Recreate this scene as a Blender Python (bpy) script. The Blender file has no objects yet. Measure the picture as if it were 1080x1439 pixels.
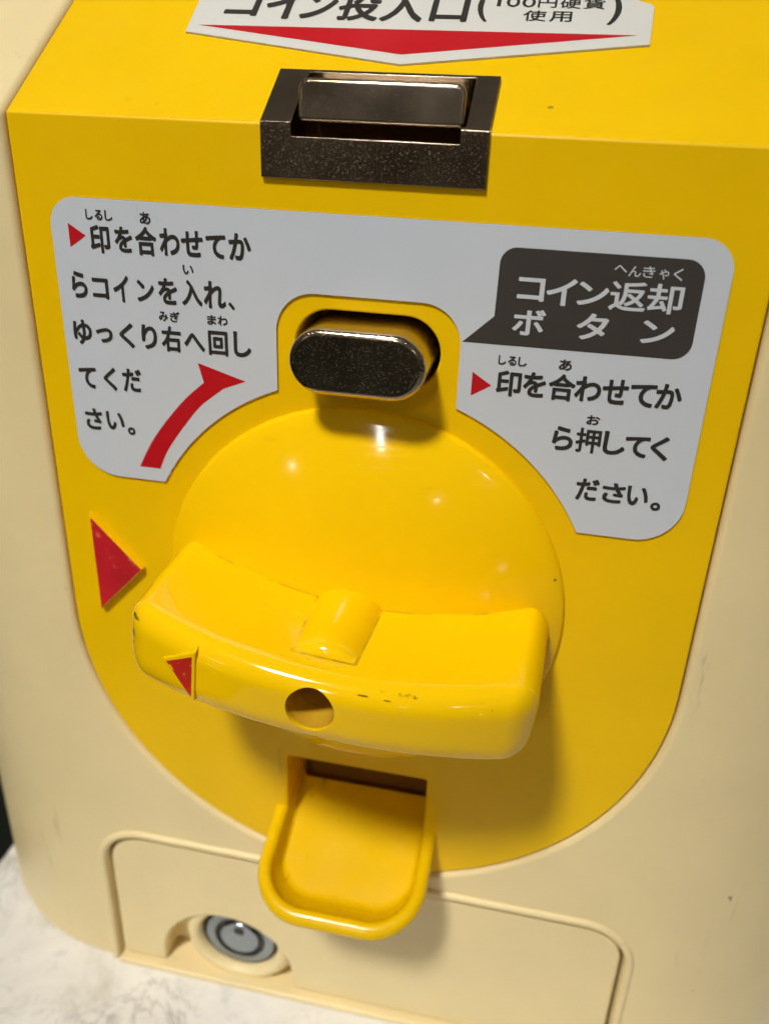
import bpy, bmesh, math, random
from mathutils import Vector, Matrix

random.seed(4)
S = 0.01                       # everything below is written in centimetres
C = bpy.context.scene.collection
SC = bpy.context.scene

# ------------------------------------------------------------------ camera, world, lamps
cam_d = bpy.data.cameras.new('camera')
cam = bpy.data.objects.new('camera', cam_d); C.objects.link(cam)
cam.location = (2.44038 * S, -10.93752 * S, 6.96136 * S)
cam.rotation_euler = (1.11288497, -0.0339992, 0.2085136)
cam_d.sensor_fit = 'HORIZONTAL'; cam_d.sensor_width = 36.0; cam_d.lens = 36.0 * 1228.82 / 1080.0
cam_d.clip_start = 0.002; cam_d.clip_end = 60
cam_d.dof.use_dof = True; cam_d.dof.focus_distance = 0.113; cam_d.dof.aperture_fstop = 26
SC.camera = cam

W = bpy.data.worlds.new('World'); SC.world = W; W.use_nodes = True
wn = W.node_tree.nodes; wl = W.node_tree.links; wn.clear()
wo = wn.new('ShaderNodeOutputWorld'); wb = wn.new('ShaderNodeBackground')
tc = wn.new('ShaderNodeTexCoord'); sx = wn.new('ShaderNodeSeparateXYZ'); cr = wn.new('ShaderNodeValToRGB')
mr = wn.new('ShaderNodeMapRange')
wl.new(tc.outputs['Generated'], sx.inputs[0]); wl.new(sx.outputs['Z'], mr.inputs['Value'])
mr.inputs['From Min'].default_value = -1; mr.inputs['From Max'].default_value = 1
wl.new(mr.outputs[0], cr.inputs[0]); wl.new(cr.outputs[0], wb.inputs[0]); wl.new(wb.outputs[0], wo.inputs[0])
e = cr.color_ramp.elements
e[0].position = 0.0; e[0].color = (0.06, 0.045, 0.03, 1)
e[1].position = 1.0; e[1].color = (0.16, 0.14, 0.115, 1)
x = e.new(0.45); x.color = (0.07, 0.052, 0.036, 1)
x = e.new(0.60); x.color = (0.13, 0.11, 0.085, 1)
wb.inputs[1].default_value = 0.62

def lamp(name, loc, target, size, power, color=(1, .95, .86), size_y=None, shape='RECTANGLE', up='Y', spread=180):
    d = bpy.data.lights.new(name, 'AREA'); d.energy = power; d.color = color
    d.shape = shape; d.size = size * S
    d.spread = math.radians(spread)
    if size_y: d.size_y = size_y * S
    o = bpy.data.objects.new(name, d); C.objects.link(o)
    o.location = Vector(loc) * S
    dirv = (Vector(target) - Vector(loc))
    o.rotation_euler = dirv.to_track_quat('-Z', up).to_euler()
    return o
# ceiling tubes in front of and behind the machine, seen as the streaks on dial and boss
lamp('ceiling_tube', (-35, -302, 150), (-35, -302, 0), 9, 16.0, (1, .98, .94), 100)
for xx in (-160, -44, 72, 188):
    lamp('ceiling_tube', (xx, 235, 150), (xx, 235, 0), 7, 4.0, (1, .98, .94), 118)
# upper-left key; narrow beam shaped to imitate the camera holder's shadow, lower right
def spot(name, loc, target, power, cone, blend, radius, color=(1, .965, .90)):
    d = bpy.data.lights.new(name, 'SPOT'); d.energy = power; d.color = color
    d.spot_size = math.radians(cone); d.spot_blend = blend; d.shadow_soft_size = radius * S
    o = bpy.data.objects.new(name, d); C.objects.link(o); o.location = Vector(loc) * S
    o.rotation_euler = (Vector(target) - Vector(loc)).to_track_quat('-Z', 'Y').to_euler(); return o
spot('shaped_key_spot', (-32, -84, 138), (-3.0, 0, 4.3), 225.0, 11.0, 1.0, 16)
for loc, sz, p in (((-82, -122.5, 34.5), 2.8, .17), ((70, -126, 46.6), 4, .32), ((35, -144, 28), 1.8, .07), ((-92, -114.4, -35.5), 1.8, .03), ((83.5, -122.8, -28.5), 1.5, .03), ((29, -141, -45), 1.5, .03)):  # last three, below level, are added lamps imitating glints off other machines
    lamp('shop_spot_glint_lamp', loc, (0, 0, 0), sz, p, (1, .96, .88), shape='DISK')

SC.view_settings.view_transform = 'Standard'; SC.view_settings.look = 'None'
SC.view_settings.exposure = 0.0; SC.view_settings.gamma = 1.0
SC.view_settings.use_curve_mapping = False

# ------------------------------------------------------------------ materials
def new_mat(name):
    m = bpy.data.materials.new(name); m.use_nodes = True
    nt = m.node_tree; return m, nt, nt.nodes['Principled BSDF']
def noise(nt, scale, detail=4, rough=.55, coord='Object', dist=0.0, vec=None):
    n = nt.nodes.new('ShaderNodeTexNoise')
    if vec is None:
        t = nt.nodes.new('ShaderNodeTexCoord'); vec = t.outputs[coord]
    nt.links.new(vec, n.inputs['Vector'])
    n.inputs['Scale'].default_value = scale; n.inputs['Detail'].default_value = detail
    n.inputs['Roughness'].default_value = rough; n.inputs['Distortion'].default_value = dist
    return n
def ramp(nt, src, stops):
    r = nt.nodes.new('ShaderNodeValToRGB'); nt.links.new(src, r.inputs[0])
    el = r.color_ramp.elements
    el[0].position, el[0].color = stops[0][0], (*stops[0][1], 1) if len(stops[0][1]) == 3 else stops[0][1]
    el[1].position, el[1].color = stops[-1][0], (*stops[-1][1], 1)
    for p, c in stops[1:-1]:
        q = el.new(p); q.color = (*c, 1)
    return r
def g(v): return (v, v, v)
def mix(nt, fac, a, b, mode='MIX'):
    n = nt.nodes.new('ShaderNodeMix'); n.data_type = 'RGBA'; n.blend_type = mode
    if hasattr(fac, 'node'): nt.links.new(fac, n.inputs[0])
    else: n.inputs[0].default_value = fac
    for s, i in ((a, 6), (b, 7)):
        if hasattr(s, 'node'): nt.links.new(s, n.inputs[i])
        else: n.inputs[i].default_value = (*s, 1)
    return n.outputs[2]
def bump(nt, bsdf, h, strength, dist):
    b = nt.nodes.new('ShaderNodeBump'); nt.links.new(h, b.inputs['Height'])
    b.inputs['Strength'].default_value = strength; b.inputs['Distance'].default_value = dist * S
    nt.links.new(b.outputs[0], bsdf.inputs['Normal']); return b

def plastic(name, base, rough=.32, specks=None, speck_amt=.70, sss=0.0, tone=.06, coat=0.0, ripple=.02, spec=.42, scratch=.5):
    m, nt, b = new_mat(name)
    n1 = noise(nt, 45, 3)
    lo = tuple(c * (1 - tone) for c in base); hi = tuple(min(1, c * (1 + tone)) for c in base)
    col = ramp(nt, n1.outputs[0], [(.3, lo), (.7, hi)]).outputs[0]
    if specks:
        n2 = noise(nt, 420, 2, .5)
        msk = ramp(nt, n2.outputs[0], [(speck_amt, g(0)), (speck_amt + .025, g(1))]).outputs[0]
        n3 = noise(nt, 60, 1)
        gate = ramp(nt, n3.outputs[0], [(.52, g(0)), (.60, g(1))]).outputs[0]
        mm = mix(nt, 1.0, msk, gate, 'MULTIPLY')
        col = mix(nt, mm, col, specks)
    nt.links.new(col, b.inputs['Base Color'])
    n4 = noise(nt, 160, 5, .6)
    rr = ramp(nt, n4.outputs[0], [(.3, g(rough * .8)), (.7, g(rough * 1.25))])
    mp = nt.nodes.new('ShaderNodeMapping'); tcs = nt.nodes.new('ShaderNodeTexCoord')
    nt.links.new(tcs.outputs['Object'], mp.inputs[0]); mp.inputs['Scale'].default_value = (40, 300, 1500); mp.inputs['Rotation'].default_value = (0, .35, 0)
    n6 = noise(nt, 1.0, 3, .6, vec=mp.outputs[0])
    sc = ramp(nt, n6.outputs[0], [(.60, g(0)), (.72, g(scratch))]).outputs[0]
    nt.links.new(mix(nt, sc, rr.outputs[0], g(.45)), b.inputs['Roughness'])
    b.inputs['Specular IOR Level'].default_value = spec
    b.inputs['IOR'].default_value = 1.46
    if sss:
        b.inputs['Subsurface Weight'].default_value = sss
        b.inputs['Subsurface Radius'].default_value = (.004, .0022, .0006)
        b.inputs['Subsurface Scale'].default_value = 0.35
    if coat:
        b.inputs['Coat Weight'].default_value = coat; b.inputs['Coat Roughness'].default_value = .05
    if ripple:
        n5 = noise(nt, 90, 1); bump(nt, b, n5.outputs[0], .12, ripple)
    return m, nt, b

YEL = (0.88, 0.545, 0.0)
M_panel, _, _ = plastic('yellow_panel_plastic', YEL, .34, (.20, .10, .02), .74, sss=.10, tone=.035, ripple=.006, spec=.26)
M_dial, dnt, db = plastic('yellow_dial_plastic', (.95, .58, .001), .09, (.30, .16, .03), .76, sss=.10, tone=.03, ripple=.012)
M_chute, _, _ = plastic('yellow_chute_plastic', (.80, .50, .0), .24, (.25, .12, .02), .76, sss=.04, tone=.05, ripple=.02)
M_body, _, _ = plastic('cream_plastic', (.82, .68, .375), .36, (.34, .25, .13), .745, sss=.08, tone=.035, ripple=.012)
M_pocket, _, _ = plastic('slot_lining_and_chute_shade', (.26, .11, .012), .8, spec=.1, ripple=0)  # brown slot lining; also the painted shade at the back of the chute
M_label, lnt, lb = plastic('white_label_film', (.59, .635, .70), .36, (.22, .2, .18), .755, tone=.02, ripple=0)
M_label2, _, _ = plastic('white_coin_label_film', (.66, .66, .62), .40, (.22, .2, .18), .755, tone=.02, ripple=0)
M_ink, _, _ = plastic('black_ink', (.030, .027, .024), .45, ripple=0)
M_wink, _, _ = plastic('white_ink', (.60, .63, .68), .42, ripple=0)
M_bubble, _, _ = plastic('charcoal_ink', (.050, .044, .039), .36, (.12, .11, .10), .74, ripple=0)
M_red, _, _ = plastic('red_ink', (.50, .006, .012), .40, ripple=0)
M_edge, _, _ = plastic('grimy_label_edge', (.30, .24, .14), .6, ripple=0)
M_pale, _, _ = plastic('pale_red_halo_ink', (.72, .42, .40), .45, ripple=0)

def scuffs(m, col, scale, amt, stretch=(1, 1, .12), lo=.62):
    nt = m.node_tree; b = nt.nodes['Principled BSDF']; src = b.inputs['Base Color'].links[0].from_socket
    t = nt.nodes.new('ShaderNodeTexCoord'); mp = nt.nodes.new('ShaderNodeMapping'); nt.links.new(t.outputs['Object'], mp.inputs[0])
    mp.inputs['Scale'].default_value = [scale * v for v in stretch]; mp.inputs['Rotation'].default_value = (0, .6, 0)
    n = noise(nt, 1.0, 5, .7, vec=mp.outputs[0]); n2 = noise(nt, 28, 2)
    f = mix(nt, 1.0, ramp(nt, n.outputs[0], [(lo, g(0)), (lo + .07, g(amt))]).outputs[0], ramp(nt, n2.outputs[0], [(.50, g(0)), (.62, g(1))]).outputs[0], 'MULTIPLY')
    nt.links.new(mix(nt, f, src, col), b.inputs['Base Color'])
scuffs(M_body, (.42, .32, .17), 330, .45); scuffs(M_panel, (.55, .30, .01), 420, .35)
scuffs(M_label, (.36, .36, .36), 380, .30, lo=.66); scuffs(M_chute, (.40, .20, .01), 260, .5, (1, .3, 1)); scuffs(M_dial, (.66, .38, .01), 420, .35, (.1, 1, 1))

def worn_red(name, base, scale, lo, hi, red=(.50, .012, .02)):
    m, nt, b = new_mat(name)
    n = noise(nt, scale, 6, .65)
    f = ramp(nt, n.outputs[0], [(lo, g(0)), (hi, g(1))]).outputs[0]
    n2 = noise(nt, 90, 2)
    rcol = ramp(nt, n2.outputs[0], [(.3, tuple(c * .85 for c in red)), (.7, tuple(c * 1.2 for c in red))]).outputs[0]
    nt.links.new(mix(nt, f, rcol, base), b.inputs['Base Color'])
    b.inputs['Roughness'].default_value = .38
    bump(nt, b, n.outputs[0], .3, .01)
    return m
M_wred = worn_red('worn_red_paint', (.78, .27, .10), 330, .58, .70)
M_wred2 = worn_red('rubbed_red_paint', (.86, .42, .02), 900, .60, .66, (.55, .02, .015))

def chrome(name, base, rough, grain, strength):
    m, nt, b = new_mat(name)
    b.inputs['Metallic'].default_value = 1
    n = noise(nt, grain, 3, .6)
    n2 = noise(nt, 120, 3)
    c = ramp(nt, n2.outputs[0], [(.3, tuple(v * .8 for v in base)), (.7, base)]).outputs[0]
    nt.links.new(c, b.inputs['Base Color'])
    r = ramp(nt, n2.outputs[0], [(.3, g(rough)), (.7, g(rough * 1.5))])
    nt.links.new(r.outputs[0], b.inputs['Roughness'])
    h = ramp(nt, n.outputs[0], [(.61, g(0)), (.80, g(1))]).outputs[0]
    bump(nt, b, h, strength, .03)
    return m
M_chrome = chrome('pitted_chrome', (.46, .38, .29), .15, 6500, .20)
M_button = chrome('pitted_chrome_button', (.50, .41, .30), .12, 5500, .25)
M_steel = chrome('lock_steel', (.27, .30, .33), .24, 900, .10)
M_black, _, _ = plastic('black_gap', (.02, .018, .016), .5)

# dirt lines and scuffs on the handle: grime with a shape of its own, in the handle's own coordinates
def handle_mat(name, seams):
    m, nt, b = plastic(name, (.95, .58, .001), .09, (.22, .10, .02), .745, sss=.10, tone=.03, ripple=.012)
    src = b.inputs['Base Color'].links[0].from_socket
    t = nt.nodes.new('ShaderNodeTexCoord'); s = nt.nodes.new('ShaderNodeSeparateXYZ'); nt.links.new(t.outputs['Object'], s.inputs[0])
    def M(op, a, c=None, d=None):
        n = nt.nodes.new('ShaderNodeMath'); n.operation = op
        for i, v in enumerate((a, c, d)):
            if v is None: continue
            if hasattr(v, 'node'): nt.links.new(v, n.inputs[i])
            else: n.inputs[i].default_value = v
        return n.outputs[0]
    X, Y, Z = s.outputs
    n = noise(nt, 420, 5, .75)
    def spot(cx, cy, cz, rx, ry, rz):
        q = M('ADD', M('POWER', M('DIVIDE', M('SUBTRACT', X, cx * S), rx * S), 2.0), M('ADD', M('POWER', M('DIVIDE', M('SUBTRACT', Y, cy * S), ry * S), 2.0), M('POWER', M('DIVIDE', M('SUBTRACT', Z, cz * S), rz * S), 2.0)))
        return M('SUBTRACT', 1.0, q)
    tot = None
    for a, w in ((spot(-2.60, -2.15, .33, .16, .22, .06), .42), (spot(-2.62, -2.2, .05, .07, .35, .40), .26), (spot(1.15, -2.6, .40, .50, .3, .035), .24), (spot(-2.55, -2.2, -.1, .10, .3, .5), .12),
                 (spot(.62, -2.7, .34, .09, .3, .014), .6), (spot(.92, -2.7, .33, .07, .3, .012), .6)):
        f = M('MULTIPLY', M('MAXIMUM', a, 0.0), w); tot = f if tot is None else M('MAXIMUM', tot, f)
    f = ramp(nt, M('ADD', n.outputs[0], tot), [(.68, g(0)), (.80, g(.85))]).outputs[0]
    f2 = M('MULTIPLY', f, M('GREATER_THAN', tot, 0.002))
    col = mix(nt, f2, src, (.12, .06, .012))
    rad = M('SQRT', M('ADD', M('MULTIPLY', X, X), M('MULTIPLY', Z, Z)))
    def band(v, lo, hi): return M('MULTIPLY', M('GREATER_THAN', v, lo), M('LESS_THAN', v, hi))
    side = M('MULTIPLY', band(rad, .595 * S, .628 * S), M('GREATER_THAN', Y, -2.225 * S))
    end = M('MULTIPLY', band(Y, -2.245 * S, -2.195 * S), M('LESS_THAN', rad, .615 * S))
    dome = M('ADD', Y, M('MULTIPLY', M('SUBTRACT', 1.0, M('POWER', M('DIVIDE', rad, 2.95 * S), 2.0)), .72 * S))
    seam = band(dome, -.150 * S, -.07 * S)
    n7 = noise(nt, 170, 3, .6)
    gate = ramp(nt, n7.outputs[0], [(.44, g(0)), (.58, g(.5))]).outputs[0]
    lines = M('MULTIPLY', M('MAXIMUM', M('MAXIMUM', side, end), M('MULTIPLY', seam, .7)), gate)
    if seams: col = mix(nt, lines, col, (.16, .075, .010))
    n8 = noise(nt, 400, 4, .7)
    dust = M('MULTIPLY', M('LESS_THAN', rad, .323 * S), ramp(nt, n8.outputs[0], [(.30, g(.55)), (.7, g(.9))]).outputs[0])
    col = mix(nt, M('MULTIPLY', dust, M('GREATER_THAN', Y, -2.66 * S)), col, (.50, .28, .03))
    nt.links.new(col, b.inputs['Base Color'])
    return m
M_handle = handle_mat('yellow_handle_plastic', True)
M_boss = handle_mat('yellow_boss_plastic', False)

# marble-like laminate table
M_table, nt, b = new_mat('white_marbled_laminate')
n1 = noise(nt, 55, 8, .66, dist=.8); n2 = noise(nt, 190, 6, .7, dist=.4); n3 = noise(nt, 45, 9, .72, dist=1.2)
c1 = ramp(nt, n1.outputs[0], [(.30, (.60, .57, .52)), (.48, (.80, .785, .75)), (.66, (.88, .87, .84))]).outputs[0]
c2 = ramp(nt, n2.outputs[0], [(.30, g(.80)), (.46, g(1))]).outputs[0]
v = ramp(nt, n3.outputs[0], [(.48, g(1)), (.50, g(.62)), (.52, g(1))]).outputs[0]
n4 = noise(nt, 40, 2); vg = ramp(nt, n4.outputs[0], [(.50, g(0)), (.64, g(1))]).outputs[0]
cc = mix(nt, 1.0, c1, c2, 'MULTIPLY'); cc = mix(nt, vg, cc, mix(nt, 1.0, cc, v, 'MULTIPLY'))
nt.links.new(cc, b.inputs['Base Color']); b.inputs['Roughness'].default_value = .35
M_floor, _, _ = plastic('dark_green_flooring', (.012, .022, .012), .6)

# ------------------------------------------------------------------ mesh helpers
def link_mesh(name, me, mat, parent=None, loc=(0, 0, 0)):
    o = bpy.data.objects.new(name, me); C.objects.link(o)
    if mat and not me.materials: me.materials.append(mat)
    if parent: o.parent = parent
    o.location = Vector(loc) * S
    return o
def bm_obj(name, bm, mat, parent=None, smooth=None, loc=(0, 0, 0), recalc=True):
    if recalc: bmesh.ops.recalc_face_normals(bm, faces=bm.faces[:])
    bmesh.ops.scale(bm, vec=(S, S, S), verts=bm.verts[:])
    me = bpy.data.meshes.new(name); bm.to_mesh(me); bm.free()
    if smooth is not None:
        for p in me.polygons: p.use_smooth = True
        me.set_sharp_from_angle(angle=math.radians(smooth))
    return link_mesh(name, me, mat, parent, loc)
def add_prism(bm, pts, y0, y1):
    """outline in (x, z), extruded along y"""
    a = [bm.verts.new((x, y0, z)) for x, z in pts]; c = [bm.verts.new((x, y1, z)) for x, z in pts]
    bm.faces.new(a); bm.faces.new(c[::-1])
    n = len(pts)
    for i in range(n): bm.faces.new((a[i], c[i], c[(i + 1) % n], a[(i + 1) % n]))
def prism(pts, y0, y1):
    bm = bmesh.new(); add_prism(bm, pts, y0, y1); return bm
def box(x0, x1, y0, y1, z0, z1):
    return prism([(x0, z0), (x1, z0), (x1, z1), (x0, z1)], y0, y1)
def arc(cx, cz, r, a0, a1, n, rz=None):
    rz = rz or r
    return [(cx + r * math.cos(math.radians(a0 + (a1 - a0) * i / n)), cz + rz * math.sin(math.radians(a0 + (a1 - a0) * i / n))) for i in range(n + 1)]
def rrect(x0, x1, z0, z1, r, n=10):
    r4 = r if isinstance(r, (tuple, list)) else (r, r, r, r)   # bl, br, tr, tl
    return (arc(x0 + r4[0], z0 + r4[0], r4[0], 180, 270, n) + arc(x1 - r4[1], z0 + r4[1], r4[1], 270, 360, n)
            + arc(x1 - r4[2], z1 - r4[2], r4[2], 0, 90, n) + arc(x0 + r4[3], z1 - r4[3], r4[3], 90, 180, n))
def finish(o, cutters=(), bevel=0, segs=3, angle=30, smooth=True):
    """apply boolean cuts and a bevel, without operators"""
    for c in cutters:
        md = o.modifiers.new('cut', 'BOOLEAN'); md.operation = 'DIFFERENCE'; md.solver = 'EXACT'; md.object = c
    if bevel:
        for p in o.data.polygons: p.use_smooth = True
        md = o.modifiers.new('bevel', 'BEVEL'); md.width = bevel * S; md.segments = segs
        md.limit_method = 'ANGLE'; md.angle_limit = math.radians(angle); md.harden_normals = True
        md.use_clamp_overlap = True; md.miter_outer = 'MITER_ARC'
    bpy.context.view_layer.update()
    dg = bpy.context.evaluated_depsgraph_get()
    me = bpy.data.meshes.new_from_object(o.evaluated_get(dg), depsgraph=dg)
    o.modifiers.clear(); old = o.data; o.data = me; me.name = o.name
    bpy.data.meshes.remove(old)
    for c in cutters:
        cm = c.data; bpy.data.objects.remove(c); bpy.data.meshes.remove(cm)
    if not bevel and smooth:
        for p in me.polygons: p.use_smooth = True
        me.set_sharp_from_angle(angle=math.radians(angle))
    return o
def cutter(bm): return bm_obj('cutter', bm, None)
def lathe(profile, n=72):
    """profile of (r, y) turned about the Y axis"""
    bm = bmesh.new(); rings = []
    for r, y in profile:
        if r < 1e-6: rings.append([bm.verts.new((0, y, 0))])
        else: rings.append([bm.verts.new((r * math.cos(2 * math.pi * i / n), y, r * math.sin(2 * math.pi * i / n))) for i in range(n)])
    for a, c in zip(rings, rings[1:]):
        for i in range(n):
            j = (i + 1) % n
            if len(a) == 1 and len(c) == 1: continue
            if len(a) == 1: bm.faces.new((a[0], c[i], c[j]))
            elif len(c) == 1: bm.faces.new((a[i], c[0], a[j]))
            else: bm.faces.new((a[i], c[i], c[j], a[j]))
    return bm
def tube(path, r, n=10, closed=False):
    bm = bmesh.new(); rings = []
    P = [Vector(p) for p in path]; m = len(P)
    for i, p in enumerate(P):
        t = (P[(i + 1) % m] - P[i - 1]) if (closed or 0 < i < m - 1) else (P[1] - P[0] if i == 0 else P[-1] - P[-2])
        t.normalize(); u = t.cross(Vector((0, 1, 0))); u.normalize(); w = t.cross(u)
        rings.append([bm.verts.new(p + (u * math.cos(2 * math.pi * k / n) + w * math.sin(2 * math.pi * k / n)) * r) for k in range(n)])
    for i in range(m if closed else m - 1):
        a, c = rings[i], rings[(i + 1) % m]
        for k in range(n): bm.faces.new((a[k], c[k], c[(k + 1) % n], a[(k + 1) % n]))
    if not closed:
        bm.faces.new(rings[0][::-1]); bm.faces.new(rings[-1])
    return bm

ZC = 6.46                                   # height of the crease
TH = math.radians(34.6)                     # slope of the upper face above the crease
SD = Vector((0, math.cos(TH), math.sin(TH)))        # up the slope
SN = Vector((0, -math.sin(TH), math.cos(TH)))       # out of the slope
def on_slope(x, s, h=0.0):
    return Vector((x, 0, ZC)) + SD * s + SN * h

# ------------------------------------------------------------------ setting
ZT = -9.5
bm = box(-8.75, 45, -32, 45, ZT - 2.4, ZT)
o = bm_obj('table', bm, M_table); finish(o, bevel=.12)
o['label'] = 'white marbled table top with grey veins under the capsule machine'; o['category'] = 'table'
bm = bmesh.new()
q = [bm.verts.new(p) for p in ((-400, -400, -75), (400, -400, -75), (400, 400, -75), (-400, 400, -75))]; bm.faces.new(q)
o = bm_obj('floor', bm, M_floor); o['kind'] = 'structure'
bm = bmesh.new()

# ------------------------------------------------------------------ the machine
root = bpy.data.objects.new('capsule_machine', None); C.objects.link(root)
root.location = (0, 0, ZT * S); root.empty_display_size = .03
root['label'] = 'cream and yellow coin-operated capsule toy machine with turning handle, coin slot and Japanese instructions'
root['category'] = 'capsule machine'
def adopt(o):
    o.parent = root; o.matrix_parent_inverse = Matrix.Translation((0, 0, -ZT * S)); return o
def under(o, p):
    o.parent = p; return o

# body
def panel_outline(off=0.0, top=11.0):
    hw = 4.78 + off
    return [(-hw, top)] + arc(0, -.93, hw, 180, 360, 64, 4.68 + off) + [(hw, top)]
plan = []
for i in range(25):
    a = math.radians(270 - 90 * i / 24); plan.append((-5.1 + 3.9 * math.cos(a), 4.0 + 4.03 * math.sin(a)))
plan = [(-px, py) for px, py in plan[::-1]] + plan     # right side to left side along the front
plan = [(x, y) for x, y in plan]
plan += [(-8.9, 14), (8.9, 14)]
bm = bmesh.new()
a = [bm.verts.new((x, y, ZT)) for x, y in plan]; c = [bm.verts.new((x, y, 12)) for x, y in plan]
bm.faces.new(a); bm.faces.new(c[::-1])
for i in range(len(plan)): bm.faces.new((a[i], c[i], c[(i + 1) % len(plan)], a[(i + 1) % len(plan)]))
res = bmesh.ops.bisect_plane(bm, geom=bm.verts[:] + bm.edges[:] + bm.faces[:], plane_co=on_slope(0, 0, .03), plane_no=SN, clear_outer=True)
bmesh.ops.holes_fill(bm, edges=[e for e in bm.edges if e.is_boundary], sides=0)
body = bm_obj('body', bm, M_body)
DO = rrect(-4.86, 4.86, -12, -5.95, .75)
finish(body, [cutter(prism(panel_outline(.03), -1, 5.5)), cutter(prism(DO, -1, 1.2))], bevel=.11, segs=4, angle=35)
adopt(body)

# door with a raised bead round it
bead_path = [(-4.96, -.015, ZT + .02)] + [(x, -.015, z) for x, z in arc(-4.08, -6.74, .88, 180, 90, 12)] + [(x, -.015, z) for x, z in arc(4.08, -6.74, .88, 90, 0, 12)] + [(4.96, -.015, ZT + .02)]
bead = under(bm_obj('door_bead', tube(bead_path, .082, 12), M_body, smooth=50), body)
ZD = -9.33
door = bm_obj('lower_door', prism([(-4.80, ZD), (4.80, ZD)] + arc(4.10, -6.71, .70, 0, 90, 10) + arc(-4.10, -6.71, .70, 90, 180, 10), 0.0, 1.1), M_body)
notch = arc(-2.53, -9.05, 1.33, 180, 0, 40); notch = [(-3.86, -9.9)] + notch + [(-1.20, -9.9)]
finish(door, [cutter(prism(notch, -1, .55))], bevel=.07, segs=3, angle=35)
adopt(door)
fl = bm_obj('base_flange', box(-4.84, 4.84, -.17, 1.0, ZT + .004, ZD - .02), M_body); finish(fl, bevel=.05); under(fl, body)
# lock
LX, LZ = -2.32, -8.42
pr = [(0, .56), (1.28, .56)] + [(1.28 - .44 * (1 - math.cos(t)), .56 - .46 * math.sin(t)) for t in [math.radians(9 * i) for i in range(11)]]
pr = [(0, .60), (1.30, .60), (1.26, .50), (1.21, .38), (1.14, .22), (1.05, .10), (.96, .04), (.88, .03), (.82, .08), (.785, .20), (.785, .45), (0, .45)]
lock = bm_obj('lock', lathe(pr), M_body, smooth=60, loc=(LX, 0, LZ)); 
adopt(lock)
def lockpart(name, prof, mat):
    o = bm_obj(name, lathe(prof, 64), mat, smooth=35); o.parent = lock; return o
lockpart('lock_gasket', [(0, .30), (.77, .30), (.77, .215), (.74, .205), (.72, .24), (0, .24)], M_black)
lockpart('lock_face', [(0, .25), (.715, .25), (.715, .195), (.69, .175), (.53, .17), (.515, .18), (.51, .235), (0, .235)], M_steel)
plug = bm_obj('lock_plug', lathe([(0, .22), (.40, .22), (.40, .175), (.385, .155), (0, .155)], 64), M_steel)
finish(plug, angle=35); plug.parent = lock
key = bm_obj('keyway', prism(rrect(-.10, .10, .12, .30, .05), .149, .156), M_black); key.parent = lock
ring = bm_obj('lock_recess', lathe([(.505, .21), (.405, .21), (.405, .235), (.505, .235)], 64), M_black); ring.parent = lock

# yellow front panel: block whose upper face follows the slope
bm = prism(panel_outline(0), 0, 5.2)
bmesh.ops.bisect_plane(bm, geom=bm.verts[:] + bm.edges[:] + bm.faces[:], plane_co=on_slope(0, 0, 0), plane_no=SN, clear_outer=True)
bmesh.ops.holes_fill(bm, edges=[e for e in bm.edges if e.is_boundary], sides=0)
panel = bm_obj('front_panel', bm, M_panel)
def stadium(cx, cz, hw, hh, n=20):
    return arc(cx - hw + hh, cz, hh, 90, 270, n) + arc(cx + hw - hh, cz, hh, -90, 90, n)
BZ = 3.80
cuts = [cutter(prism(stadium(0, BZ, .97, .48), -1, 1.2)),
        cutter(prism([(-1.2, -5.2), (1.2, -5.2), (1.2, -3.34), (-1.2, -3.34)], -1, 4.2)),
        cutter(box(-1.22, 1.24, -1, 1.8, 5.95, 7.05))]
finish(panel, cuts, bevel=.035, segs=3, angle=25)
adopt(panel)
for x0, x1, z0, z1, y0, y1 in ((-1.1, 1.15, 6.1, 7.3, 1.55, 1.6),):
    pass

# red direction mark beside the dial
bm = bmesh.new()
base = [(-4.29, .90), (-4.29, -.90), (-3.45, 0.0)]; topo = [(-4.265, .845), (-4.265, -.85), (-3.475, 0.0)]
vb = [bm.verts.new((x, .02, z)) for x, z in base]; vt = [bm.verts.new((x, -.10, z)) for x, z in topo]
bm.faces.new(vt[::-1])
for i in range(3): bm.faces.new((vb[i], vb[(i + 1) % 3], vt[(i + 1) % 3], vt[i]))
bm.faces.new(vb)
mark = bm_obj('direction_mark', bm, M_panel); mark.data.materials.append(M_wred); finish(mark, bevel=.02)
for p in mark.data.polygons:
    if p.normal.y < -.93: p.material_index = 1
under(mark, panel)

# ------------------------------------------------------------------ coin slot
def slot_section(h, s_top, z_bot):
    """outline in (y, z) of a plate that follows the bend of the panel, h proud of it"""
    t = on_slope(0, s_top, h); k = on_slope(0, 0, 0)
    ti = on_slope(0, s_top, -.35)
    yk = -h; zk = ZC + h * math.tan(TH / 2 + math.pi / 4 - TH / 2) * 0 + h * (1 / math.cos(TH) - math.tan(TH)) 
    return [(-h, z_bot), (yk, zk), (t.y, t.z), (ti.y, ti.z), (.4, ZC - .3), (.4, z_bot)]
def xprism(sec, x0, x1):
    bm = bmesh.new()
    a = [bm.verts.new((x0, y, z)) for y, z in sec]; c = [bm.verts.new((x1, y, z)) for y, z in sec]
    bm.faces.new(a); bm.faces.new(c[::-1]); n = len(sec)
    for i in range(n): bm.faces.new((a[i], c[i], c[(i + 1) % n], a[(i + 1) % n]))
    return bm
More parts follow.
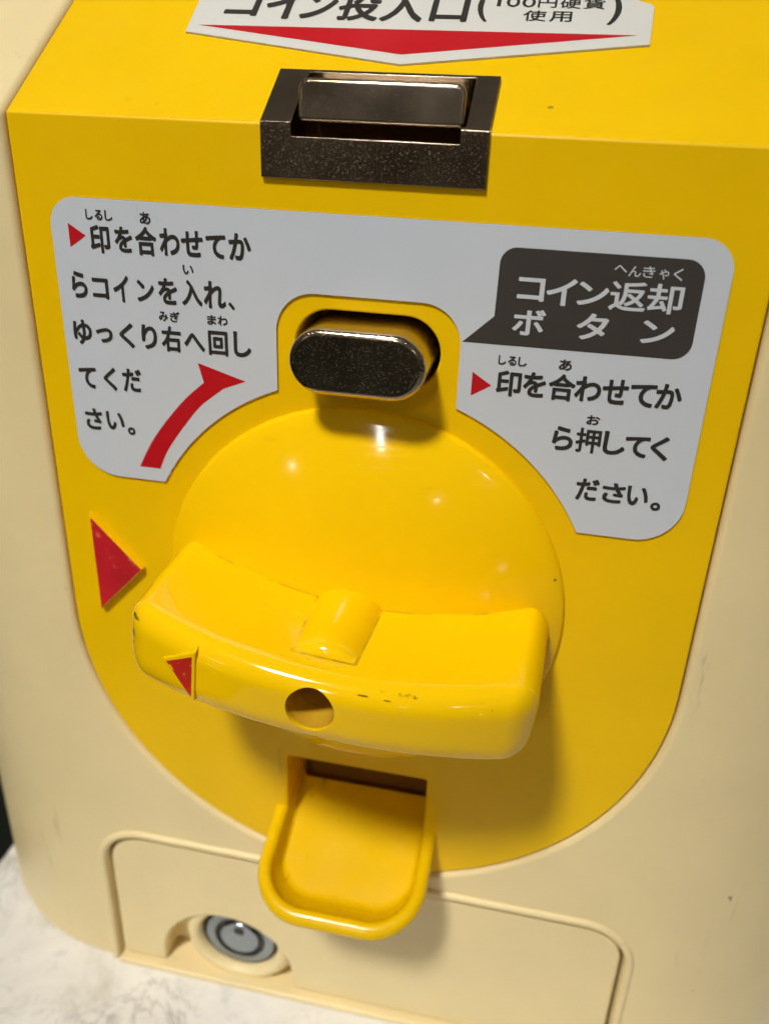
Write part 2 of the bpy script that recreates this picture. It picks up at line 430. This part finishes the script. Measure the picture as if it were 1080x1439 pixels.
def slope_box(x0, x1, s0, s1, h0, h1, r=0.0):
    pts = rrect(x0, x1, s0, s1, (0.001, 0.001, r, r), 8) if r else [(x0, s0), (x1, s0), (x1, s1), (x0, s1)]
    bm = bmesh.new()
    a = [bm.verts.new(on_slope(x, s, h0)) for x, s in pts]; c = [bm.verts.new(on_slope(x, s, h1)) for x, s in pts]
    bm.faces.new(a); bm.faces.new(c[::-1]); n = len(pts)
    for i in range(n): bm.faces.new((a[i], c[i], c[(i + 1) % n], a[(i + 1) % n]))
    return bm
slot = bm_obj('coin_slot', xprism(slot_section(.055, .985, 5.86), -1.37, 1.385), M_chrome)
cut_a = cutter(box(-.985, 1.05, -1, .3, 6.335, 6.75))
cut_c = cutter(slope_box(-.985, 1.10, .02, .93, -.6, .6))
finish(slot, [cut_a, cut_c, cutter(box(-.985, 1.05, .10, 1.6, 5.9, 6.75))], bevel=.05, segs=3, angle=25)
adopt(slot)
fp = rrect(-.93, 1.07, 6.50, 6.97, (.06, .06, .13, .13), 8)
bm = bmesh.new(); add_prism(bm, fp, .04, .85)
for v in bm.verts:
    if v.co.y < .5: v.co.y += (v.co.z - 6.50) * .10
flap = bm_obj('coin_guide', bm, M_chrome); finish(flap, bevel=.05, segs=4, angle=40); under(flap, slot)
inner = bm_obj('slot_interior', box(-1.2, 1.2, .405, 1.5, 5.96, 6.0), M_pocket); under(inner, slot)
bk = bm_obj('slot_interior', box(-1.2, 1.2, .90, .96, 6.01, 7.0), M_pocket); under(bk, slot)

# ------------------------------------------------------------------ coin return button
bt = bm_obj('return_button', prism(stadium(0, 0, .875, .425), -.72, 1.0), M_button, loc=(.02, 0, BZ - .02))
finish(bt, bevel=.085, segs=4, angle=40); adopt(bt)
# ------------------------------------------------------------------ dial and handle
prof = [(3.0, .03), (3.0, -.03), (2.985, -.07), (2.95, -.105)]
for i in range(1, 26):
    r = 2.95 * (1 - i / 25); prof.append((r, -.105 - .72 * (1 - (r / 2.95) ** 2)))
dial = bm_obj('dial', lathe(prof, 128), M_dial, smooth=60); adopt(dial)

def rounded_box(nx, ny, nz, hx, hy, hz, r):
    """surface grid of a box with rounded edges, centred"""
    bm = bmesh.new(); vs = {}
    def lin(n, h):
        # denser near the ends
        return [h * (1 - (1 - abs(t)) ** 1.7) * (1 if t >= 0 else -1) for t in [-1 + 2 * i / n for i in range(n + 1)]]
    X, Y, Z = lin(nx, hx), lin(ny, hy), lin(nz, hz)
    def V(i, j, k):
        key = (i, j, k)
        if key not in vs:
            p = Vector((X[i], Y[j], Z[k])); q = Vector((max(-hx + r, min(hx - r, p.x)), max(-hy + r, min(hy - r, p.y)), max(-hz + r, min(hz - r, p.z))))
            d = p - q
            if d.length > 1e-9: p = q + d.normalized() * r
            vs[key] = bm.verts.new(p)
        return vs[key]
    for i in range(nx):
        for j in range(ny):
            for k in (0, nz): bm.faces.new((V(i, j, k), V(i + 1, j, k), V(i + 1, j + 1, k), V(i, j + 1, k)))
    for i in range(nx):
        for k in range(nz):
            for j in (0, ny): bm.faces.new((V(i, j, k), V(i + 1, j, k), V(i + 1, j, k + 1), V(i, j, k + 1)))
    for j in range(ny):
        for k in range(nz):
            for i in (0, nx): bm.faces.new((V(i, j, k), V(i, j + 1, k), V(i, j + 1, k + 1), V(i, j, k + 1)))
    return bm
HL, HH, HY = 2.74, .5, 1.36                     # half length, half height, half depth
bm = rounded_box(90, 44, 26, HL, HY, HH, .35)
for v in bm.verts:
    x, y, z = v.co
    f = (y + HY) / (2 * HY)                     # 0 front, 1 back
    yb = -2.72 + f * 2.72 + (1 - f) * .62 * (abs(x) / HL) ** 2.2
    hb = .37 + (.27 if x > 0 else .16) * min(1, abs(x) / 2.5) ** 1.8     # waist at the back
    hf = .47 + .06 * min(1, abs(x) / 2.5) ** 2
    w = f * f * (3 - 2 * f); w = min(1, f * 1.15)
    hh = hf * (1 - w) + hb * w
    v.co = (x + .0 + x * .02 * f, yb, z / HH * hh - (.11 * (1 - w) if z < 0 else 0) * min(1, -z / HH * 1.5))
handle = bm_obj('handle', bm, M_handle)
hole = lathe([(0, -5), (.315, -5), (.315, -1.75), (.28, -1.72), (0, -1.72)], 40)
finish(handle, [cutter(hole)], angle=32)
handle.rotation_euler = (0, math.radians(5.0), 0); under(handle, dial)
# half-round boss in the middle of the handle
pr = [(0, -2.20), (.43, -2.20), (.50, -2.185), (.555, -2.14), (.59, -2.06), (.60, -1.95), (.60, -.3), (0, -.3)]
boss = bm_obj('handle_boss', lathe(pr, 96), M_boss, smooth=40)
finish(boss, [cutter(lathe([(0, -5), (.36, -5), (.36, -1.65), (0, -1.65)], 40))], angle=40)
boss.rotation_euler = (0, math.radians(5.0), 0); under(boss, dial)
# pointer at the left end of the handle
bm = bmesh.new()
def hy(x, z=0): return -2.72 + .62 * (abs(x) / HL) ** 2.2
P3 = [(-2.10, .01), (-1.55, .40), (-1.55, -.46)]
vb = [bm.verts.new((x, hy(x) + .12, z)) for x, z in P3]; vt = [bm.verts.new((x * .96 - .065, hy(x) - .035, z * .92)) for x, z in P3]
bm.faces.new(vt[::-1]); bm.faces.new(vb)
for i in range(3): bm.faces.new((vb[i], vb[(i + 1) % 3], vt[(i + 1) % 3], vt[i]))
ptr = bm_obj('handle_pointer', bm, M_boss); finish(ptr, bevel=.025)
ptr.rotation_euler = (0, math.radians(5.0), 0); under(ptr, dial)
bm = bmesh.new()
cx, cz = -1.68, 0.0
T3 = [(-2.00, .01), (-1.60, .27), (-1.60, -.37)]
y0 = [hy(-2.10) - .035, hy(-1.55) - .035]
def py(x): return y0[0] + (x - (-2.10 * .96 - .065)) / ((-1.55 * .96 - .065) - (-2.10 * .96 - .065)) * (y0[1] - y0[0])
vv = [bm.verts.new((x, py(x) - .004, z)) for x, z in T3]; bm.faces.new(vv)
pp = bm_obj('pointer_paint', bm, M_wred2); pp.rotation_euler = (0, math.radians(5.0), 0); under(pp, dial)

# ------------------------------------------------------------------ coin return chute
def rimz(y): return -4.56 + .36 * y
def contour(d, h, fx=0.0, n=14):
    """U seen from above, offset outward by d, h above the rim plane"""
    hw = 1.31 + d; yf = -1.62 - d + fx; r = max(.12, .78 + d); yb = .84
    ya = min(.1, yf + r + .05) if yf + r + .05 < .1 else yf + r + .05
    ys = (yb, .84 + (ya - .84) * .33, .84 + (ya - .84) * .67, ya)
    pts = [(-hw * (.985 if y > .6 else 1), y) for y in ys]
    pts += [(-hw + r + r * math.cos(math.radians(180 + 90 * i / n)), yf + r + r * math.sin(math.radians(180 + 90 * i / n))) for i in range(n + 1)]
    pts += [(hw - r + r * math.cos(math.radians(270 + 90 * i / n)), yf + r + r * math.sin(math.radians(270 + 90 * i / n))) for i in range(n + 1)]
    pts += [(hw * (.985 if y > .6 else 1), y) for y in ys[::-1]]
    return [(x, y, rimz(y) + h * (1 - .22 * max(0, y + 1.2))) for x, y in pts]
levels = [(-.62, -.72), (-.40, -.66), (-.22, -.48), (-.02, -.20)]
levels += [(.115 * math.cos(t), .115 * math.sin(t)) for t in [math.radians(-45 + 15 * i) for i in range(16)]]
levels += [(-.125, -.06, .02), (-.160, -.42, .38), (-.170, -.452, .42), (-.195, -.468, .45), (-.23, -.470, .47)]
bm = bmesh.new(); rings = [[bm.verts.new(p) for p in contour(*lv)] for lv in levels]
for a, c in zip(rings, rings[1:]):
    for i in range(len(a) - 1): bm.faces.new((a[i], a[i + 1], c[i + 1], c[i]))
n = len(rings[-1]); last = rings[-1]
for i in range(n // 2 - 1): bm.faces.new((last[i], last[i + 1], last[n - 2 - i], last[n - 1 - i]))
first = rings[0]
for i in range(n // 2 - 1): bm.faces.new((first[i], first[i + 1], first[n - 2 - i], first[n - 1 - i]))
chute = bm_obj('coin_return_chute', bm, M_chute, smooth=34); adopt(chute)
# dark plate added as the shade of the tunnel behind the opening
for nm, b_ in (('chute_shade_plate', box(-1.19, 1.19, 1.12, 1.24, -5.19, -3.36)),):
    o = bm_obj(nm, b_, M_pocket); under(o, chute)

# ------------------------------------------------------------------ printed labels
YL = -.030
def flat_mesh(bm, pts, fn):
    vs = [bm.verts.new(fn(x, z)) for x, z in pts]; f = bm.faces.new(vs); f.normal_update(); return f
lab_pts = (arc(-3.72, 2.14, .60, 180, 270, 10) + [])
lab_pts = [(-4.32, 2.14)] + arc(-3.72, 2.14, .60, 180, 270, 10)[1:]
R2 = 3.362
t0 = math.degrees(math.atan2(1.54, -2.989)); t1 = math.degrees(math.atan2(3.13, -1.225))
lab_pts += arc(0, 0, R2, t0, t1, 22)
lab_pts += arc(-1.225 + .52, 4.48 - .52, .52, 180, 90, 10) + arc(1.225 - .52, 4.48 - .52, .52, 90, 0, 10)
lab_pts += arc(0, 0, R2, 180 - t1, 180 - t0, 22)
lab_pts += arc(3.72, 2.14, .60, 270, 360, 10) + arc(4.32 - .38, 5.48 - .38, .38, 0, 90, 10) + arc(-4.32 + .38, 5.48 - .38, .38, 90, 180, 10)
label = bm_obj('instruction_label', prism(lab_pts, YL, .005), M_label); label.data.materials.append(M_edge)
for p in label.data.polygons:
    if abs(p.normal.y) < .5: p.material_index = 1
adopt(label)
LAYER = .0028

def glyph_polys(ch, weight):
    cu = bpy.data.curves.new('glyph', 'FONT'); cu.body = ch; cu.size = 1.0; cu.offset = weight; cu.resolution_u = 4
    o = bpy.data.objects.new('glyph', cu); C.objects.link(o)
    bpy.context.view_layer.update()
    dg = bpy.context.evaluated_depsgraph_get()
    me = bpy.data.meshes.new_from_object(o.evaluated_get(dg))
    V = [(v.co.x, v.co.y) for v in me.vertices]; F = [tuple(p.vertices) for p in me.polygons]
    bpy.data.objects.remove(o); bpy.data.curves.remove(cu); bpy.data.meshes.remove(me)
    return V, F
def put_char(bm, ch, fn, x0, x1, z0, z1, weight=.02, fit=True):
    """glyph fitted into the box measured for it"""
    V, F = glyph_polys(ch, 0.0)
    w = weight                                    # stroke weight: the glyph thickened all round by w of its body
    xa, xb = min(v[0] for v in V) - w, max(v[0] for v in V) + w; za, zb = min(v[1] for v in V) - w, max(v[1] for v in V) + w
    for k in range(8 if w > 0 else 1):
        dx, dz = w * math.cos(k * math.pi / 4 + .4), w * math.sin(k * math.pi / 4 + .4)
        vs = [bm.verts.new(Vector(fn(x0 + (v[0] + dx - xa) / (xb - xa) * (x1 - x0), z0 + (v[1] + dz - za) / (zb - za) * (z1 - z0), k * .22))) for v in V]
        for f in F:
            try: bm.faces.new([vs[i] for i in f])
            except ValueError: pass
def on_label(layer):
    return lambda x, z, k=0: (x, YL - LAYER * (layer + k), z)
def text_block(name, items, mat, parent, fn, weight):
    bm = bmesh.new()
    for it in items:
        put_char(bm, it[0], fn, *it[1:5], weight=it[5] if len(it) > 5 else weight)
    o = bm_obj(name, bm, mat, recalc=False); under(o, parent); return o
LT = []
def row(chars, boxes): LT.extend((c, *b) for c, b in zip(chars, boxes))
row('印を合わせてか', [(-3.77, -3.49, 4.79, 5.15), (-3.42, -3.17, 4.82, 5.15), (-3.13, -2.83, 4.80, 5.17), (-2.79, -2.51, 4.82, 5.17), (-2.49, -2.19, 4.83, 5.16), (-2.15, -1.88, 4.83, 5.13), (-1.84, -1.54, 4.83, 5.17)])
row('らコインを入れ、', [(-4.12, -3.89, 4.17, 4.53), (-3.82, -3.58, 4.18, 4.46), (-3.51, -3.28, 4.16, 4.52), (-3.17, -2.92, 4.19, 4.48), (-2.86, -2.59, 4.18, 4.53), (-2.53, -2.24, 4.19, 4.53), (-2.22, -1.91, 4.18, 4.54), (-1.88, -1.79, 4.18, 4.28)])
row('ゆっくり右へ回し', [(-4.18, -3.90, 3.52, 3.87), (-3.84, -3.59, 3.57, 3.78), (-3.49, -3.27, 3.53, 3.88), (-3.16, -2.93, 3.54, 3.88), (-2.87, -2.58, 3.53, 3.89), (-2.54, -2.24, 3.57, 3.82), (-2.19, -1.91, 3.54, 3.88), (-1.83, -1.58, 3.55, 3.90)])
row('てくだ', [(-4.18, -3.91, 2.88, 3.19), (-3.80, -3.60, 2.88, 3.22), (-3.51, -3.22, 2.89, 3.23)])
row('さい', [(-4.16, -3.89, 2.25, 2.58), (-3.83, -3.55, 2.28, 2.56)])
LT.append(('。', -3.51, -3.39, 2.23, 2.35))
FW = .026
for ch, b_ in zip('しるし', [(-3.80, -3.70, 5.21, 5.34), (-3.67, -3.56, 5.21, 5.34), (-3.53, -3.42, 5.21, 5.34)]): LT.append((ch, *b_, FW))
for ch, b_ in (('あ', (-3.04, -2.89, 5.20, 5.35)), ('い', (-2.49, -2.34, 4.60, 4.72)), ('み', (-2.88, -2.75, 3.95, 4.08)), ('ぎ', (-2.72, -2.58, 3.95, 4.09)), ('ま', (-2.19, -2.06, 3.96, 4.09)), ('わ', (-2.04, -1.90, 3.96, 4.09))): LT.append((ch, *b_, FW))
text_block('instruction_text', LT, M_ink, label, on_label(1), .032)
RT = []
for ch, b_ in zip('印を合わせてか', [(1.72, 2.04, 3.37, 3.71), (2.06, 2.35, 3.39, 3.72), (2.38, 2.72, 3.38, 3.73), (2.71, 3.04, 3.40, 3.73), (3.05, 3.37, 3.40, 3.73), (3.39, 3.71, 3.40, 3.70), (3.70, 4.02, 3.40, 3.73)]): RT.append((ch, *b_))
for ch, b_ in zip('ら押してく', [(2.51, 2.78, 2.71, 3.04), (2.81, 3.13, 2.71, 3.05), (3.16, 3.44, 2.72, 3.04), (3.43, 3.74, 2.72, 3.01), (3.75, 3.98, 2.71, 3.04)]): RT.append((ch, *b_, .022 if ch == '押' else .032))
for ch, b_ in zip('ださい。', [(2.90, 3.20, 2.03, 2.35), (3.24, 3.54, 2.04, 2.33), (3.56, 3.84, 2.04, 2.32), (3.88, 4.01, 2.00, 2.12)]): RT.append((ch, *b_))
for ch, b_ in (('し', (1.72, 1.82, 3.78, 3.90)), ('る', (1.84, 1.95, 3.78, 3.90)), ('し', (1.97, 2.08, 3.78, 3.90)), ('あ', (2.48, 2.64, 3.78, 3.92)), ('お', (2.91, 3.08, 3.10, 3.23))): RT.append((ch, *b_, FW))
text_block('instruction_text', RT, M_ink, label, on_label(1), .032)
# red pointers and the curved red arrow
def tri_mark(pts):
    bm = bmesh.new(); flat_mesh(bm, pts, on_label(1)); o = bm_obj('pointer_mark', bm, M_red, recalc=False); under(o, label)
tri_mark([(-4.07, 5.15), (-4.07, 4.84), (-3.83, 5.00)]); tri_mark([(1.405, 3.65), (1.405, 3.33), (1.66, 3.49)])
bm = bmesh.new()
ro, ri = 3.80, 3.52
A0o, A1 = 152.6, 121.5
fn = on_label(1)
outer = [(-3.37, 1.745), (-3.17, 2.12), (-2.93, 2.46), (-2.60, 2.85), (-2.29, 3.135)]
inner_ = [(-3.05, 1.745), (-2.93, 2.01), (-2.77, 2.26), (-2.57, 2.53), (-2.37, 2.775), (-2.19, 2.93), (-2.00, 3.08)]
def smooth_curve(P, n=6):
    out = []
    for i in range(len(P) - 1):
        p0, p1, p2, p3 = P[max(0, i - 1)], P[i], P[i + 1], P[min(len(P) - 1, i + 2)]
        for k in range(n):
            t = k / n
            out.append(tuple(.5 * (2 * p1[j] + (p2[j] - p0[j]) * t + (2 * p0[j] - 5 * p1[j] + 4 * p2[j] - p3[j]) * t * t + (3 * p1[j] - p0[j] - 3 * p2[j] + p3[j]) * t ** 3) for j in (0, 1)))
    return out + [P[-1]]
flat_mesh(bm, smooth_curve(outer) + [(-2.36, 3.41), (-1.68, 3.21)] + smooth_curve(inner_)[::-1], fn)
bmesh.ops.triangulate(bm, faces=bm.faces[:])
o = bm_obj('turn_arrow', bm, M_red, recalc=False); under(o, label)
# charcoal speech bubble
bm = bmesh.new()
bub = [(1.245, 4.03), (1.62, 4.385)] + arc(1.63 + .2, 5.23 - .2, .2, 180, 90, 8) + arc(4.02 - .22, 5.23 - .22, .22, 90, 0, 8) + arc(4.02 - .22, 4.04 + .22, .22, 0, -90, 8)
flat_mesh(bm, bub, on_label(1)); bmesh.ops.triangulate(bm, faces=bm.faces[:])
o = bm_obj('speech_bubble', bm, M_bubble, recalc=False); under(o, label)
BT = []
for ch, b_ in zip('コイン返却', [(1.87, 2.20, 4.61, 4.89), (2.22, 2.58, 4.58, 4.91), (2.59, 2.96, 4.61, 4.89), (2.97, 3.40, 4.58, 4.93), (3.41, 3.82, 4.58, 4.93)]): BT.append((ch, *b_, .018 if ch in '返却' else .026))
for ch, b_ in zip('ボタン', [(1.85, 2.25, 4.18, 4.51), (2.63, 3.01, 4.19, 4.52), (3.40, 3.79, 4.21, 4.49)]): BT.append((ch, *b_))
for ch, b_ in zip('へんきゃく', [(2.98, 3.13, 5.03, 5.11), (3.15, 3.29, 4.99, 5.11), (3.31, 3.45, 4.99, 5.12), (3.50, 3.61, 4.98, 5.10), (3.66, 3.77, 4.98, 5.12)]): BT.append((ch, *b_, .006))
text_block('speech_bubble_text', BT, M_wink, label, on_label(2), .026)

# coin label on the slope
def sl(layer):
    return lambda x, s, k=0: on_slope(x, s, .03 + LAYER * (layer + k))
CX = .10
cpts = [(CX, 1.185), (CX + 2.98, 1.73), (CX + 3.0, 2.50), (CX + 2.96, 2.57), (CX + 2.80, 2.64), (CX + 2.80, 4.1), (CX - 2.80, 4.1), (CX - 2.80, 2.64), (CX - 2.96, 2.57), (CX - 3.0, 2.50), (CX - 2.98, 1.73)]
bm = bmesh.new()
a = [bm.verts.new(on_slope(x, s, .03)) for x, s in cpts]; c = [bm.verts.new(on_slope(x, s, -.005)) for x, s in cpts]
f = bm.faces.new(a); bm.faces.new(c[::-1])
for i in range(len(cpts)): bm.faces.new((a[i], c[i], c[(i + 1) % len(cpts)], a[(i + 1) % len(cpts)]))
coin_label = bm_obj('coin_label', bm, M_label2); adopt(coin_label)
bm = bmesh.new(); flat_mesh(bm, [(-2.75, 1.88), (.09, 1.375), (2.93, 1.905)], sl(1)); o = bm_obj('down_arrow', bm, M_red, recalc=False); under(o, coin_label)
CT = []
for ch, b_ in zip('コイン投入口', [(-2.47, -2.00, 2.10, 2.62), (-1.92, -1.38, 2.05, 2.72), (-1.42, -.95, 2.07, 2.66), (-.92, -.36, 2.05, 2.74), (-.34, .22, 2.05, 2.70), (.31, .80, 2.08, 2.66)]): CT.append((ch, *b_, .030))
CT.append(('(', .90, 1.06, 2.10, 2.82, .01)); CT.append((')', 2.54, 2.71, 2.10, 2.82, .01))
for ch, b_ in zip('100円硬貨', [(1.14, 1.19, 2.44, 2.64), (1.26, 1.43, 2.435, 2.645), (1.46, 1.63, 2.435, 2.645), (1.66, 1.90, 2.435, 2.64), (1.94, 2.20, 2.425, 2.65), (2.23, 2.50, 2.425, 2.65)]): CT.append((ch, *b_, .004 if ch in '10' else .012))
for ch, b_ in zip('使用', [(1.50, 1.79, 2.14, 2.37), (1.83, 2.11, 2.14, 2.36)]): CT.append((ch, *b_, .012))
text_block('coin_label_text', CT, M_ink, coin_label, sl(1), .034)
